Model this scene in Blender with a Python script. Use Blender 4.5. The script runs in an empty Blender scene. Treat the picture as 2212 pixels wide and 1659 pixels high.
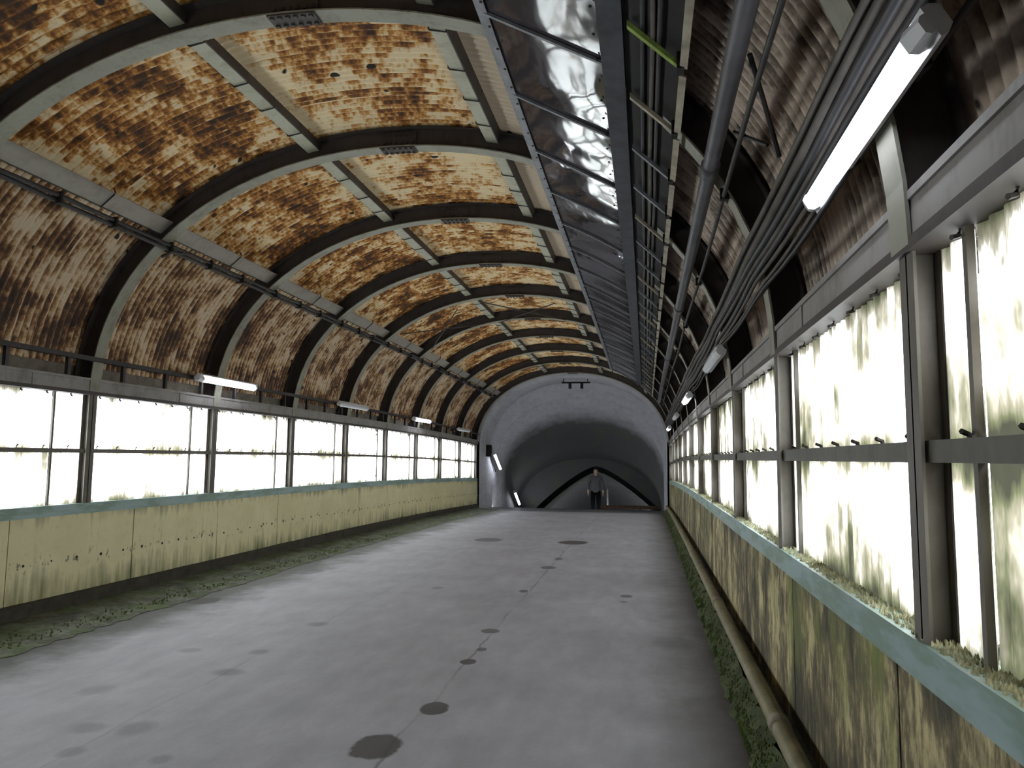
import bpy, math, random
import numpy as np
from mathutils import Vector, Matrix

random.seed(7)
rng = np.random.default_rng(7)
S = bpy.context.scene
C = S.collection
PI = math.pi

# ------------------------------------------------------------------ camera, sky, exposure
YAW, PITCH, ROLL, FPX = 0.1787, 0.0995, 0.0098, 1598.3
cy, sy, cp, sp = math.cos(YAW), math.sin(YAW), math.cos(PITCH), math.sin(PITCH)
fw = Vector((-sy * cp, cy * cp, sp))
rt = Vector((cy, sy, 0))
up = rt.cross(fw)
r2 = rt * math.cos(ROLL) + up * math.sin(ROLL)
u2 = -rt * math.sin(ROLL) + up * math.cos(ROLL)
cam = bpy.data.cameras.new('camera')
cam.sensor_width = 36.0
cam.lens = FPX * 36.0 / 2212.0
cam.clip_start = 0.05
cam.clip_end = 500
cam_o = bpy.data.objects.new('camera', cam)
C.objects.link(cam_o)
m4 = Matrix((r2, u2, -fw)).transposed().to_4x4()
m4.translation = Vector((0, 0, 1.5))
cam_o.matrix_world = m4
S.camera = cam_o

world = bpy.data.worlds.new('overcast_sky')
S.world = world
world.use_nodes = True
bg = world.node_tree.nodes['Background']
bg.inputs['Color'].default_value = (0.92, 0.97, 1.0, 1)
bg.inputs['Strength'].default_value = 9.0

S.view_settings.view_transform = 'Standard'
S.view_settings.look = 'None'
S.view_settings.gamma = 1.0
S.view_settings.use_curve_mapping = False
S.view_settings.exposure = 0.15
S.cycles.max_bounces = 7
S.cycles.diffuse_bounces = 5
S.cycles.glossy_bounces = 3
S.cycles.transmission_bounces = 4
S.cycles.transparent_max_bounces = 4
S.cycles.caustics_reflective = False
S.cycles.caustics_refractive = False
S.cycles.sample_clamp_indirect = 6.0
LAMP_EMIT = 11.0

# ------------------------------------------------------------------ measured layout (metres)
XC, RA, RB, RZ0, RN = -2.36, 3.08, 2.34, 2.1, 2.08     # inner rib curve
Y0, PIT = 6.548, 2.1574                                   # first whole rib, rib spacing
KS, YS = 0.00098, 10.3                                    # the passage dips towards its far end
WAVE = PIT / 28                                           # corrugation pitch of the roof sheets
XL, XR = -5.44, 0.72                                      # faces of the sills
YB, YE = -6.4, 23.93                                      # rear and far end of the shed


def sg(y):
    return -KS * max(0.0, y - YS) ** 2


def slope(y):
    return -2 * KS * max(0.0, y - YS)


def rib_y(i):
    return Y0 + PIT * i


# rib curve as a table of points, normals (outwards) and arc length
_t = np.linspace(-PI / 2, PI / 2, 1201)
_px = XC + RA * np.sign(np.sin(_t)) * np.abs(np.sin(_t)) ** (2 / RN)
_pz = RZ0 + RB * np.abs(np.cos(_t)) ** (2 / RN)
_dx, _dz = np.gradient(_px), np.gradient(_pz)
_ln = np.hypot(_dx, _dz) + 1e-12
_nx, _nz = -_dz / _ln, _dx / _ln
_s = np.concatenate([[0], np.cumsum(np.hypot(np.diff(_px), np.diff(_pz)))])
SLEN = _s[-1]


def arc(s, off=0.0):
    x, z = np.interp(s, _s, _px), np.interp(s, _s, _pz)
    nx, nz = np.interp(s, _s, _nx), np.interp(s, _s, _nz)
    l = math.hypot(nx, nz)
    return x + off * nx / l, z + off * nz / l


def s_at(off_x):
    """arc length where the curve is off_x from the crown line"""
    return float(np.interp(XC + off_x, _px, _s))


# ------------------------------------------------------------------ mesh helpers
def wl(o):
    v = Vector((0, 0, 0))
    while o is not None:
        v += o.location
        o = o.parent
    return v


class MB:
    def __init__(self):
        self.v, self.f, self.uv, self.uv2 = [], [], None, None

    def add(self, vs, fs):
        b = len(self.v)
        self.v += [tuple(p) for p in vs]
        self.f += [tuple(i + b for i in q) for q in fs]
        return self

    def box(self, x0, x1, y0, y1, z0, z1):
        return self.add([(x, y, z) for z in (z0, z1) for y in (y0, y1) for x in (x0, x1)],
                        [(0, 2, 3, 1), (4, 5, 7, 6), (0, 1, 5, 4), (2, 6, 7, 3), (0, 4, 6, 2), (1, 3, 7, 5)])

    def loft(self, rings, closed=True, caps=True):
        n, b = len(rings[0]), len(self.v)
        for r in rings:
            self.v += [tuple(p) for p in r]
        for i in range(len(rings) - 1):
            for j in range(n if closed else n - 1):
                k = (j + 1) % n
                self.f.append((b + i * n + j, b + i * n + k, b + (i + 1) * n + k, b + (i + 1) * n + j))
        if caps and closed:
            self.f.append(tuple(b + j for j in reversed(range(n))))
            e = b + (len(rings) - 1) * n
            self.f.append(tuple(e + j for j in range(n)))
        return self

    def along(self, prof, ya, yb, step=1.08, bump=0.0):
        """a closed (x,z) outline run along the passage"""
        n = max(1, int(round((yb - ya) / step)))
        rings = []
        for i in range(n + 1):
            y = ya + (yb - ya) * i / n
            rings.append([(x + (random.uniform(-bump, bump) if bump else 0), y,
                           z + (random.uniform(-bump, bump) if bump else 0)) for x, z in prof])
        return self.loft(rings)

    def tube(self, pts, r, seg=8):
        pts = [Vector(p) for p in pts]
        rings = []
        for i, p in enumerate(pts):
            a = pts[max(0, i - 1)]
            c = pts[min(len(pts) - 1, i + 1)]
            d = (c - a).normalized()
            h = Vector((0, 0, 1)) if abs(d.z) < .9 else Vector((1, 0, 0))
            u = d.cross(h).normalized()
            w = u.cross(d)
            rr = r[i] if isinstance(r, (list, tuple)) else r
            rings.append([p + (u * math.cos(2 * PI * j / seg) + w * math.sin(2 * PI * j / seg)) * rr for j in range(seg)])
        return self.loft(rings)

    def sweep(self, s0, s1, y0, y1, o0, o1, n=48):
        """a bar between offsets o0..o1 bent along the rib curve"""
        rings = []
        for i in range(n + 1):
            s = s0 + (s1 - s0) * i / n
            a, b = arc(s, o0), arc(s, o1)
            rings.append([(a[0], y0, a[1]), (a[0], y1, a[1]), (b[0], y1, b[1]), (b[0], y0, b[1])])
        return self.loft(rings)

    def build(self, name, mat, parent=None, sag=True, local=False, smooth=False, kind=None):
        me = bpy.data.meshes.new(name)
        off = Vector((0, 0, 0)) if (local or parent is None) else wl(parent)
        vs = self.v
        if sag and not local:
            vs = [(x - off.x, y - off.y, z + sg(y) - off.z) for x, y, z in vs]
        elif not local:
            vs = [(x - off.x, y - off.y, z - off.z) for x, y, z in vs]
        me.from_pydata(vs, [], self.f)
        if mat is not None:
            me.materials.append(mat)
        if smooth:
            me.polygons.foreach_set('use_smooth', [True] * len(me.polygons))
        for nm, dat in (('uv', self.uv), ('seg', self.uv2)):
            if dat is not None:
                lay = me.uv_layers.new(name=nm)
                idx = np.empty(len(me.loops), dtype=np.int64)
                me.loops.foreach_get('vertex_index', idx)
                lay.data.foreach_set('uv', np.asarray(dat, dtype=np.float32)[idx].ravel())
        o = bpy.data.objects.new(name, me)
        C.objects.link(o)
        if parent is not None:
            o.parent = parent
        if kind:
            o['kind'] = kind
        return o


def tag(o, label, cat, group=None, kind=None):
    o['label'] = label
    o['category'] = cat
    if group:
        o['group'] = group
    if kind:
        o['kind'] = kind
    return o


def thing(name, label, cat, loc=(0, 0, 0), group=None, kind=None):
    o = bpy.data.objects.new(name, None)
    o.empty_display_size = 0.1
    C.objects.link(o)
    o.location = loc
    return tag(o, label, cat, group, kind)


def part(name, me, parent, loc=(0, 0, 0), rx=0.0):
    o = bpy.data.objects.new(name, me)
    C.objects.link(o)
    o.parent = parent
    o.location = loc
    o.rotation_euler.x = rx
    return o


ORD = ['first', 'second', 'third', 'fourth', 'fifth', 'sixth', 'seventh', 'eighth', 'ninth', 'tenth', 'eleventh', 'twelfth']


# ------------------------------------------------------------------ materials
class G:
    def __init__(self, name):
        self.m = bpy.data.materials.new(name)
        self.m.use_nodes = True
        self.t = self.m.node_tree
        self.b = self.t.nodes['Principled BSDF']
        self.b.inputs['Specular IOR Level'].default_value = 0.3

    def n(self, typ, **kw):
        x = self.t.nodes.new(typ)
        for k, v in kw.items():
            setattr(x, k, v)
        return x

    def put(self, sock, val):
        if val is None:
            return
        if hasattr(val, 'is_output') or isinstance(val, bpy.types.NodeSocket):
            self.t.links.new(val, sock)
        else:
            sock.default_value = val

    def math(self, op, a, b=None, c=None, clamp=False):
        x = self.n('ShaderNodeMath', operation=op, use_clamp=clamp)
        for i, v in enumerate((a, b, c)):
            self.put(x.inputs[i], v)
        return x.outputs[0]

    def add(self, *a):
        r = a[0]
        for b in a[1:]:
            r = self.math('ADD', r, b)
        return r

    def mul(self, *a):
        r = a[0]
        for b in a[1:]:
            r = self.math('MULTIPLY', r, b)
        return r

    def sat(self, a, gain=1.0, bias=0.0):
        return self.math('MULTIPLY_ADD', a, gain, bias, clamp=True)

    def xyz(self, x, y, z):
        c = self.n('ShaderNodeCombineXYZ')
        for i, v in enumerate((x, y, z)):
            self.put(c.inputs[i], v)
        return c.outputs[0]

    def sep(self, v):
        c = self.n('ShaderNodeSeparateXYZ')
        self.put(c.inputs[0], v)
        return c.outputs[0], c.outputs[1], c.outputs[2]

    def pos(self):
        if not hasattr(self, '_p'):
            self._p = self.n('ShaderNodeNewGeometry').outputs['Position']
        return self._p

    def uv(self, nm):
        return self.n('ShaderNodeUVMap', uv_map=nm).outputs[0]

    def rnd(self):
        return self.n('ShaderNodeObjectInfo').outputs['Random']

    def noise(self, vec, scale=1.0, detail=2.0, rough=0.5):
        x = self.n('ShaderNodeTexNoise')
        self.put(x.inputs['Vector'], vec)
        x.inputs['Scale'].default_value = scale
        x.inputs['Detail'].default_value = detail
        x.inputs['Roughness'].default_value = rough
        return x.outputs['Fac']

    def scl(self, vec, x, y, z):
        a = self.n('ShaderNodeVectorMath', operation='MULTIPLY')
        self.put(a.inputs[0], vec)
        a.inputs[1].default_value = (x, y, z)
        return a.outputs[0]

    def ramp(self, fac, stops):
        r = self.n('ShaderNodeValToRGB')
        self.put(r.inputs[0], fac)
        e = r.color_ramp.elements
        while len(e) < len(stops):
            e.new(0.5)
        for q, (p, c) in zip(e, stops):
            q.position = p
            q.color = (*c, 1)
        return r.outputs[0]

    def mix(self, fac, a, b):
        x = self.n('ShaderNodeMix', data_type='RGBA')
        self.put(x.inputs[0], fac)
        for i, v in ((6, a), (7, b)):
            self.put(x.inputs[i], (*v, 1) if isinstance(v, tuple) else v)
        return x.outputs[2]

    def done(self, col=None, rough=0.6, metal=0.0, bump=None, bump_d=0.01, spec=None):
        if col is not None:
            self.put(self.b.inputs['Base Color'], (*col, 1) if isinstance(col, tuple) else col)
        self.put(self.b.inputs['Roughness'], rough)
        self.b.inputs['Metallic'].default_value = metal
        if spec is not None:
            self.b.inputs['Specular IOR Level'].default_value = spec
        if bump is not None:
            x = self.n('ShaderNodeBump')
            x.inputs['Distance'].default_value = bump_d
            x.inputs['Strength'].default_value = 0.6
            self.put(x.inputs['Height'], bump)
            self.t.links.new(x.outputs[0], self.b.inputs['Normal'])
        return self.m


def plain(name, col, rough=0.6, metal=0.0, var=0.25, scale=9.0, dirt=None):
    g = G(name)
    n = g.noise(g.pos(), scale, 4, 0.6)
    d = dirt or tuple(c * (1 - var * 2) for c in col)
    return g.done(g.mix(g.sat(n, 2.4, -0.75), d, col), rough, metal)


def sheet_mat(name, base, amount, kind):
    """painted corrugated steel: rust runs in short dashes along each corrugation"""
    g = G(name)
    u, v, _ = g.sep(g.uv('uv'))
    su, sv, _ = g.sep(g.uv('seg'))
    r = g.rnd()
    cell = g.math('FLOOR', g.mul(u, 1 / 0.0385))
    ln = {'roof': 11.0, 'side': 5.0, 'mould': 3.0}[kind]
    dash = g.noise(g.xyz(g.add(g.mul(cell, 3.71), g.mul(r, 57.0)), g.mul(v, ln), g.mul(r, 31.0)), 1.0, 2.5, 0.65)
    patch = g.noise(g.xyz(g.add(g.mul(u, 2.2), g.mul(r, 91.0)), g.mul(v, 2.6), g.mul(r, 17.0)), 1.0, 3.0, 0.6)
    fine = g.noise(g.xyz(g.add(g.mul(u, 55.0), g.mul(r, 13.0)), g.mul(v, 24.0), 0.0), 1.0, 2.0, 0.6)
    e = g.math('SUBTRACT', 1.0, g.math('POWER', g.math('ABSOLUTE', g.math('MULTIPLY_ADD', sv, 2.0, -1.0)), 3.0))
    if kind == 'side':
        e = g.math('SUBTRACT', 1.0, g.mul(sv, 0.55))
    broad = g.noise(g.xyz(g.add(g.mul(u, 3.2), g.mul(r, 37.0)), g.mul(v, 5.5), g.mul(r, 71.0)), 1.0, 4.0, 0.62)
    valley = g.mul(g.math('COSINE', g.mul(u, 2 * PI / WAVE)), 0.07 if kind == 'roof' else 0.16)      # dirt sits in the valleys
    dash2 = g.noise(g.xyz(g.add(g.mul(cell, 7.13), g.mul(r, 23.0)), g.mul(v, ln * 0.33), g.mul(r, 5.0)), 1.0, 1.0, 0.5)
    rust = g.add(g.mul(g.math('SUBTRACT', patch, 0.5), 1.75), g.mul(g.math('SUBTRACT', dash, 0.5), 1.3), g.mul(g.math('SUBTRACT', dash2, 0.5), 0.7),
                 g.mul(g.math('SUBTRACT', broad, 0.5), 0.75), g.mul(g.math('SUBTRACT', fine, 0.5), 0.7), g.mul(e, 0.36), valley, amount)
    rust = g.sat(rust, 1.0, 0.0)
    if kind == 'roof':
        col = g.ramp(rust, [(0.0, base), (0.15, tuple(b * .93 for b in base)), (0.26, (0.64, 0.40, 0.165)),
                            (0.40, (0.43, 0.19, 0.042)), (0.55, (0.20, 0.078, 0.018)), (0.74, (0.08, 0.034, 0.013)), (0.95, (0.038, 0.022, 0.013))])
    elif kind == 'side':
        col = g.ramp(rust, [(0.0, base), (0.22, (0.50, 0.34, 0.18)), (0.38, (0.27, 0.135, 0.055)),
                            (0.6, (0.085, 0.042, 0.024)), (0.9, (0.04, 0.022, 0.015))])
    else:
        col = g.ramp(rust, [(0.0, base), (0.3, tuple(b * .7 for b in base)), (0.6, (0.15, 0.11, 0.08)), (0.9, (0.06, 0.047, 0.04))])
    hole = g.noise(g.xyz(g.add(g.mul(u, 13.0), g.mul(r, 7.0)), g.mul(v, 9.0), 3.0), 1.0, 0.0, 0.5)
    col = g.mix(g.sat(hole, 22.0, -17.0), col, (0.02, 0.016, 0.012))
    return g.done(col, 0.62, bump=fine, bump_d=0.002)


CREAM = (0.78, 0.64, 0.41)
M = {}
M['sheet_roof'] = sheet_mat('rusted_cream_sheet', CREAM, 0.13, 'roof')
M['sheet_crown'] = sheet_mat('rusted_crown_sheet', CREAM, 0.0, 'roof')
M['sheet_side'] = sheet_mat('streaked_side_sheet', (0.68, 0.56, 0.41), 0.06, 'side')
M['sheet_clean'] = sheet_mat('pale_sheet', (0.66, 0.55, 0.41), -0.42, 'roof')
M['sheet_mould'] = sheet_mat('mouldy_sheet', (0.56, 0.45, 0.36), 0.08, 'mould')
M['shell'] = plain('roof_outer', (0.25, 0.22, 0.18), 0.8)


def steel_paint(name, col, rust, amt=0.0, rough=0.55):
    g = G(name)
    p = g.pos()
    n = g.noise(p, 5.0, 5, 0.65)
    k = g.noise(g.scl(p, 30, 30, 6), 1.0, 3, 0.6)
    f = g.sat(g.add(g.mul(n, 2.2), g.mul(k, 0.9)), 1.0, -1.45 + amt)
    return g.done(g.mix(f, col, rust), rough)


M['rib_flange'] = steel_paint('pale_green_rib_paint', (0.27, 0.265, 0.215), (0.13, 0.11, 0.085))
M['rib_web'] = steel_paint('shaded_rib_web', (0.062, 0.052, 0.048), (0.034, 0.027, 0.023), 0.1)  # flange paint darkened: shade on the web faces put into the colour
M['post'] = steel_paint('post_paint', (0.15, 0.135, 0.115), (0.075, 0.062, 0.05), 0.05)
M['purlin'] = steel_paint('purlin_paint', (0.40, 0.40, 0.31), (0.22, 0.19, 0.13))
M['purlin_low'] = steel_paint('dusty_purlin_paint', (0.31, 0.285, 0.25), (0.18, 0.155, 0.125))
M['dark'] = plain('dark_steel', (0.055, 0.05, 0.048), 0.55)
M['darker'] = plain('near_black_steel', (0.017, 0.016, 0.015), 0.8)
M['rail_r'] = steel_paint('grimy_rail', (0.105, 0.098, 0.078), (0.05, 0.05, 0.034), 0.15)
M['eave'] = steel_paint('eave_beam_paint', (0.27, 0.255, 0.245), (0.12, 0.10, 0.085))
M['bolt'] = plain('bolt_iron', (0.03, 0.026, 0.022), 0.5)


def sill_mat():
    g = G('teal_sill_paint')
    p = g.pos()
    x, y, z = g.sep(p)
    n = g.noise(g.scl(p, 3, 2.2, 9), 1.0, 4, 0.65)
    top = g.sat(g.math('ABSOLUTE', g.math('SUBTRACT', n, 0.5)), 5.0, -0.25)
    col = g.mix(g.sat(n, 4.0, -1.75), (0.23, 0.32, 0.28), (0.40, 0.53, 0.57))
    return g.done(g.mix(g.mul(top, 0.35), col, (0.10, 0.14, 0.08)), 0.5)


M['sill'] = sill_mat()


def wall_left_mat():
    g = G('cream_wall_board')
    p = g.pos()
    x, y, z = g.sep(p)
    big = g.noise(g.scl(p, 1, 1.3, 1.8), 1.0, 4, 0.6)
    strk = g.noise(g.scl(p, 1, 11, 1.0), 1.0, 3, 0.6)
    zz = g.sat(g.add(z, g.mul(g.math('POWER', g.math('MAXIMUM', g.math('SUBTRACT', y, YS), 0.0), 2.0), KS)), 1.0, 0.0)
    topd = g.sat(zz, 6.0, -4.7)
    botd = g.sat(zz, -3.2, 1.5)
    moss = g.sat(g.add(g.mul(topd, 0.5), g.mul(botd, 0.55), g.mul(strk, 1.3), g.mul(big, 1.2)), 1.6, -2.35)
    col = g.mix(g.sat(big, 2.2, -0.7), (0.66, 0.605, 0.36), (0.80, 0.745, 0.50))
    col = g.mix(moss, col, (0.14, 0.15, 0.062))
    sp = g.noise(g.scl(p, 1, 22, 14), 1.0, 2, 0.5)
    band = g.sat(g.mul(g.math('SUBTRACT', 0.09, g.math('ABSOLUTE', g.math('SUBTRACT', zz, 0.5))), 14.0))
    col = g.mix(g.mul(g.sat(sp, 9.0, -5.4), g.math('MULTIPLY_ADD', band, 0.8, 0.1)), col, (0.09, 0.085, 0.06))
    return g.done(col, 0.75, bump=big, bump_d=0.01)


def wall_right_mat():
    g = G('mossy_wall_board')
    p = g.pos()
    strk = g.noise(g.scl(p, 1, 4.2, 1.5), 1.0, 6, 0.72)
    s2 = g.noise(g.scl(p, 1, 26, 9), 1.0, 4, 0.7)
    big = g.noise(g.scl(p, 1, 1.4, 1.6), 1.0, 4, 0.65)
    gre = g.noise(g.add(g.scl(p, 1, 2.7, 1.0), 0.0) if False else g.scl(p, 2, 2.7, 1.0), 1.0, 3, 0.6)
    k = g.sat(g.add(g.mul(strk, 1.7), g.mul(s2, 0.8), g.mul(big, 1.1)), 1.55, -2.1)
    col = g.ramp(k, [(0.0, (0.74, 0.66, 0.38)), (0.35, (0.52, 0.45, 0.25)), (0.65, (0.19, 0.16, 0.095)), (1.0, (0.075, 0.07, 0.05))])
    col = g.mix(g.mul(g.sat(gre, 6.0, -3.2), 0.7), col, (0.24, 0.28, 0.085))
    return g.done(col, 0.8, bump=s2, bump_d=0.006)


M['wall_l'] = wall_left_mat()
M['wall_r'] = wall_right_mat()
M['ledge'] = plain('rotten_ledge', (0.075, 0.062, 0.048), 0.8, dirt=(0.03, 0.03, 0.022), scale=6)


def grime_band_mat():
    g = G('mossy_concrete')
    p = g.pos()
    n = g.noise(p, 4.0, 6, 0.7)
    k = g.noise(p, 17.0, 4, 0.65)
    col = g.ramp(g.add(g.mul(n, 0.65), g.mul(k, 0.35)), [(0.3, (0.03, 0.032, 0.026)), (0.46, (0.075, 0.082, 0.06)), (0.6, (0.16, 0.17, 0.135)), (0.75, (0.24, 0.25, 0.2))])
    gr = g.noise(p, 2.3, 4, 0.6)
    return g.done(g.mix(g.mul(g.sat(gr, 5.0, -2.3), 0.75), col, (0.075, 0.115, 0.03)), 0.85, bump=k, bump_d=0.02)


M['grime'] = grime_band_mat()
M['curb_r'] = plain('mossy_green_curb', (0.10, 0.125, 0.055), 0.9, dirt=(0.03, 0.04, 0.015), scale=7)
M['moss'] = plain('moss_green', (0.105, 0.155, 0.03), 0.95, dirt=(0.035, 0.05, 0.012), scale=14)
M['litter'] = plain('leaf_litter', (0.62, 0.60, 0.40), 0.9, dirt=(0.16, 0.16, 0.09), scale=20)
M['mossrung'] = plain('algae_green_steel', (0.27, 0.36, 0.07), 0.8, dirt=(0.12, 0.16, 0.05), scale=14)

SPOTS = [(-1.39, 3.83, .135, .17, 1), (-1.26, 4.46, .085, .12, 1), (-1.30, 5.49, .06, .08, 1), (-1.28, 5.86, .04, .06, .8), (-1.34, 6.48, .08, .09, .8),
         (-1.37, 8.46, .05, .09, .9), (-1.33, 10.33, .11, .13, .8), (-1.30, 13.56, .27, .34, 1), (-1.30, 11.27, .06, .13, .8), (-.22, 8.41, .07, .09, .8),
         (-.24, 8.08, .05, .07, .6), (-2.77, 3.81, .11, .12, .38), (-3.03, 3.76, .11, .09, .38), (-2.87, 4.88, .13, .10, .5), (-2.93, 5.42, .08, .08, .5),
         (-2.91, 6.40, .10, .10, .5), (-3.47, 5.35, .10, .08, .35), (-2.87, 13.6, .26, .33, .8), (-2.37, 8.43, .08, .09, .5), (-2.37, 3.46, .06, .07, .4),
         (-2.87, 3.45, .07, .08, .4), (-4.50, 7.13, .16, .18, .9), (-3.46, 4.35, .11, .12, .3), (-4.3, 9.2, .15, .3, .6), (.2, 6.4, .2, .25, .35), (.1, 9.6, .2, .5, .3)]


def floor_mat():
    g = G('worn_concrete_floor')
    p = g.pos()
    x, y, z = g.sep(p)
    a = g.noise(p, 0.9, 5, 0.6)
    b = g.noise(g.scl(p, 6, 2.2, 1), 1.0, 4, 0.6)
    c = g.noise(p, 55.0, 3, 0.6)
    col = g.mix(g.sat(g.add(g.mul(a, 0.6), g.mul(b, 0.4)), 3.2, -1.15), (0.25, 0.242, 0.27), (0.385, 0.378, 0.422))
    col = g.mix(g.mul(c, 0.22), col, (0.09, 0.09, 0.09))
    # dirt towards both walls
    wob = g.mul(g.math('SUBTRACT', g.noise(p, 1.7, 4, 0.65), 0.5), 1.1)
    dr = g.sat(g.add(x, g.mul(wob, 0.6)), 1.9, 0.05)
    dl = g.sat(g.add(g.mul(x, -1.0), wob), 2.2, -8.9)
    col = g.mix(g.mul(dr, 0.72), col, (0.058, 0.052, 0.046))
    col = g.mix(g.mul(dl, 0.85), col, (0.045, 0.045, 0.036))
    col = g.mix(g.mul(g.sat(g.add(y, g.mul(wob, .6)), 1.6, -36.9), 0.8), col, (0.06, 0.058, 0.058))      # sooty landing in the tunnel mouth
    # drip line joints
    wx = g.mul(g.math('SUBTRACT', g.noise(g.xyz(0.0, g.mul(y, 1.6), 1.0), 1.0, 3, 0.6), 0.5), 0.14)
    dist = g.noise(g.scl(p, 9, 9, 9), 1.0, 3, 0.6)
    for cx, w, amt in ((-1.31, 0.016, 0.42), (-2.88, 0.014, 0.2)):
        d = g.math('ABSOLUTE', g.add(x, wx, -cx))
        line = g.sat(g.mul(d, -1.0 / w), 1.0, 1.0)
        gate = g.sat(g.noise(g.xyz(cx, g.mul(y, 0.9), 5.0), 1.0, 3, 0.6), 6.0, -2.6)
        col = g.mix(g.mul(line, g.math('MULTIPLY_ADD', gate, 0.8, 0.2), amt * 1.6), col, (0.05, 0.048, 0.046))
    wet = None
    for sx, sy_, rx, ry, k in SPOTS:
        dx = g.math('MULTIPLY_ADD', x, 1 / rx, -sx / rx)
        dy = g.math('MULTIPLY_ADD', y, 1 / ry, -sy_ / ry)
        d = g.math('SQRT', g.add(g.mul(dx, dx), g.mul(dy, dy)))
        d = g.add(d, g.mul(g.math('SUBTRACT', dist, 0.5), 0.55))
        mk = g.mul(g.sat(d, -6.0, 6.4) if k > .7 else g.sat(d, -1.8, 2.0), k)
        wet = mk if wet is None else g.math('MAXIMUM', wet, mk)
    col = g.mix(g.mul(wet, 0.9), col, (0.038, 0.034, 0.034))
    rough = g.math('MULTIPLY_ADD', a, 0.25, 0.45)
    return g.done(col, rough, bump=g.add(g.mul(c, 0.15), b), bump_d=0.006, spec=0.22)


M['floor'] = floor_mat()


def tunnel_mat():
    g = G('tunnel_concrete')
    p = g.pos()
    x, y, z = g.sep(p)
    n = g.noise(p, 1.3, 5, 0.65)
    k = g.noise(g.scl(p, 7, 1.2, 7), 1.0, 4, 0.6)
    col = g.mix(g.sat(g.add(g.mul(n, .5), g.mul(k, .5)), 2.6, -0.85), (0.40, 0.40, 0.43), (0.60, 0.60, 0.645))
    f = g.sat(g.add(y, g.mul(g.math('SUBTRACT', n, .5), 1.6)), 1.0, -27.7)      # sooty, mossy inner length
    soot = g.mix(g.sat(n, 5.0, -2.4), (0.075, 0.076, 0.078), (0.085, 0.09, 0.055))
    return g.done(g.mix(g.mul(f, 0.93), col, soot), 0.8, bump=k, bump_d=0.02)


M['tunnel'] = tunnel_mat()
M['soot'] = plain('sooty_concrete', (0.05, 0.05, 0.052), 0.85, dirt=(0.028, 0.028, 0.028))
M['near_black'] = plain('near_black_wall', (0.010, 0.010, 0.011), 0.9)
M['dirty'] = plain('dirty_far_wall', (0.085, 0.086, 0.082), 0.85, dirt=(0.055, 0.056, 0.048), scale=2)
M['rimdark'] = plain('recess_shadow_black', (0.012, 0.012, 0.012), 0.9)  # near-black colour standing for the shadow in the arch recess
M['lining'] = plain('grey_lining', (0.11, 0.11, 0.107), 0.8, dirt=(0.06, 0.07, 0.045), scale=2)


def pane_mat(name, grime, tint, EDGE=0.6, BIG=1.6):
    """translucent corrugated plastic: daylight from outside passes through it"""
    g = G(name)
    t = g.t
    t.nodes.remove(g.b)
    u, v, _ = g.sep(g.uv('uv'))
    su, sv, _ = g.sep(g.uv('seg'))
    p = g.pos()
    strk = g.noise(g.scl(p, 1, 4.6, 1.3), 1.0, 5, 0.68)
    s3 = g.noise(g.scl(p, 1, 26.0, 3.0), 1.0, 3, 0.65)
    big = g.noise(g.scl(p, 1, 1.3, 2.0), 1.0, 3, 0.6)
    ed = g.math('POWER', g.math('ABSOLUTE', g.math('MULTIPLY_ADD', sv, 2.0, -1.0)), 4.0)
    edu = g.math('POWER', g.math('ABSOLUTE', g.math('MULTIPLY_ADD', su, 2.0, -1.0)), 10.0)
    k = g.sat(g.add(g.mul(g.math('SUBTRACT', strk, .5), 2.4), g.mul(g.math('SUBTRACT', s3, .5), 0.8), g.mul(g.math('SUBTRACT', big, .5), BIG),
                    g.mul(ed, EDGE), g.mul(edu, 0.16)), 1.0, grime)
    col = g.ramp(k, [(0.0, tint), (0.20, (0.62, 0.60, 0.54)), (0.36, (0.21, 0.195, 0.155)), (0.52, (0.115, 0.105, 0.076)), (0.74, (0.052, 0.054, 0.03)), (1.0, (0.022, 0.022, 0.015))])
    tr = g.n('ShaderNodeBsdfTranslucent')
    di = g.n('ShaderNodeBsdfDiffuse')
    g.put(tr.inputs[0], col)
    g.put(di.inputs[0], col)
    mx = g.n('ShaderNodeMixShader')
    mx.inputs[0].default_value = 0.25
    t.links.new(tr.outputs[0], mx.inputs[1])
    t.links.new(di.outputs[0], mx.inputs[2])
    t.links.new(mx.outputs[0], t.nodes['Material Output'].inputs[0])
    return g.m


M['pane_l'] = pane_mat('translucent_pane_left', -0.22, (0.95, 0.97, 0.96), 0.62)
M['pane_r'] = pane_mat('translucent_pane_right', 0.09, (0.95, 0.96, 0.94), 0.7, 2.6)


def tray_mat():
    g = G('glossy_dark_tray')
    p = g.pos()
    n = g.noise(g.scl(p, 4, 1.6, 4), 1.0, 2, 0.5)
    d = g.noise(p, 2.0, 4, 0.6)
    col = g.mix(g.sat(d, 2.0, -0.6), (0.035, 0.03, 0.033), (0.062, 0.054, 0.06))
    return g.done(col, g.math('MULTIPLY_ADD', d, 0.08, 0.015), bump=n, bump_d=0.006, spec=0.55)


M['tray'] = tray_mat()
M['traybar'] = plain('tray_bar_steel', (0.20, 0.205, 0.225), 0.45, 0.0)
M['gutter'] = plain('gutter_steel', (0.085, 0.09, 0.105), 0.45, 0.3)
M['pipe'] = plain('grey_pipe', (0.105, 0.10, 0.112), 0.45, scale=4)
M['cable'] = plain('black_cable', (0.035, 0.033, 0.036), 0.5, scale=5)
M['cable2'] = plain('dusty_cable', (0.13, 0.115, 0.10), 0.7, scale=5)
M['creamrail'] = plain('cream_rail', (0.40, 0.35, 0.27), 0.6)
M['lamp_body'] = plain('lamp_enamel', (0.62, 0.62, 0.64), 0.4, var=0.08)
M['lamp_off'] = plain('unlit_tube_cover', (0.62, 0.63, 0.66), 0.35, var=0.05)


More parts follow.
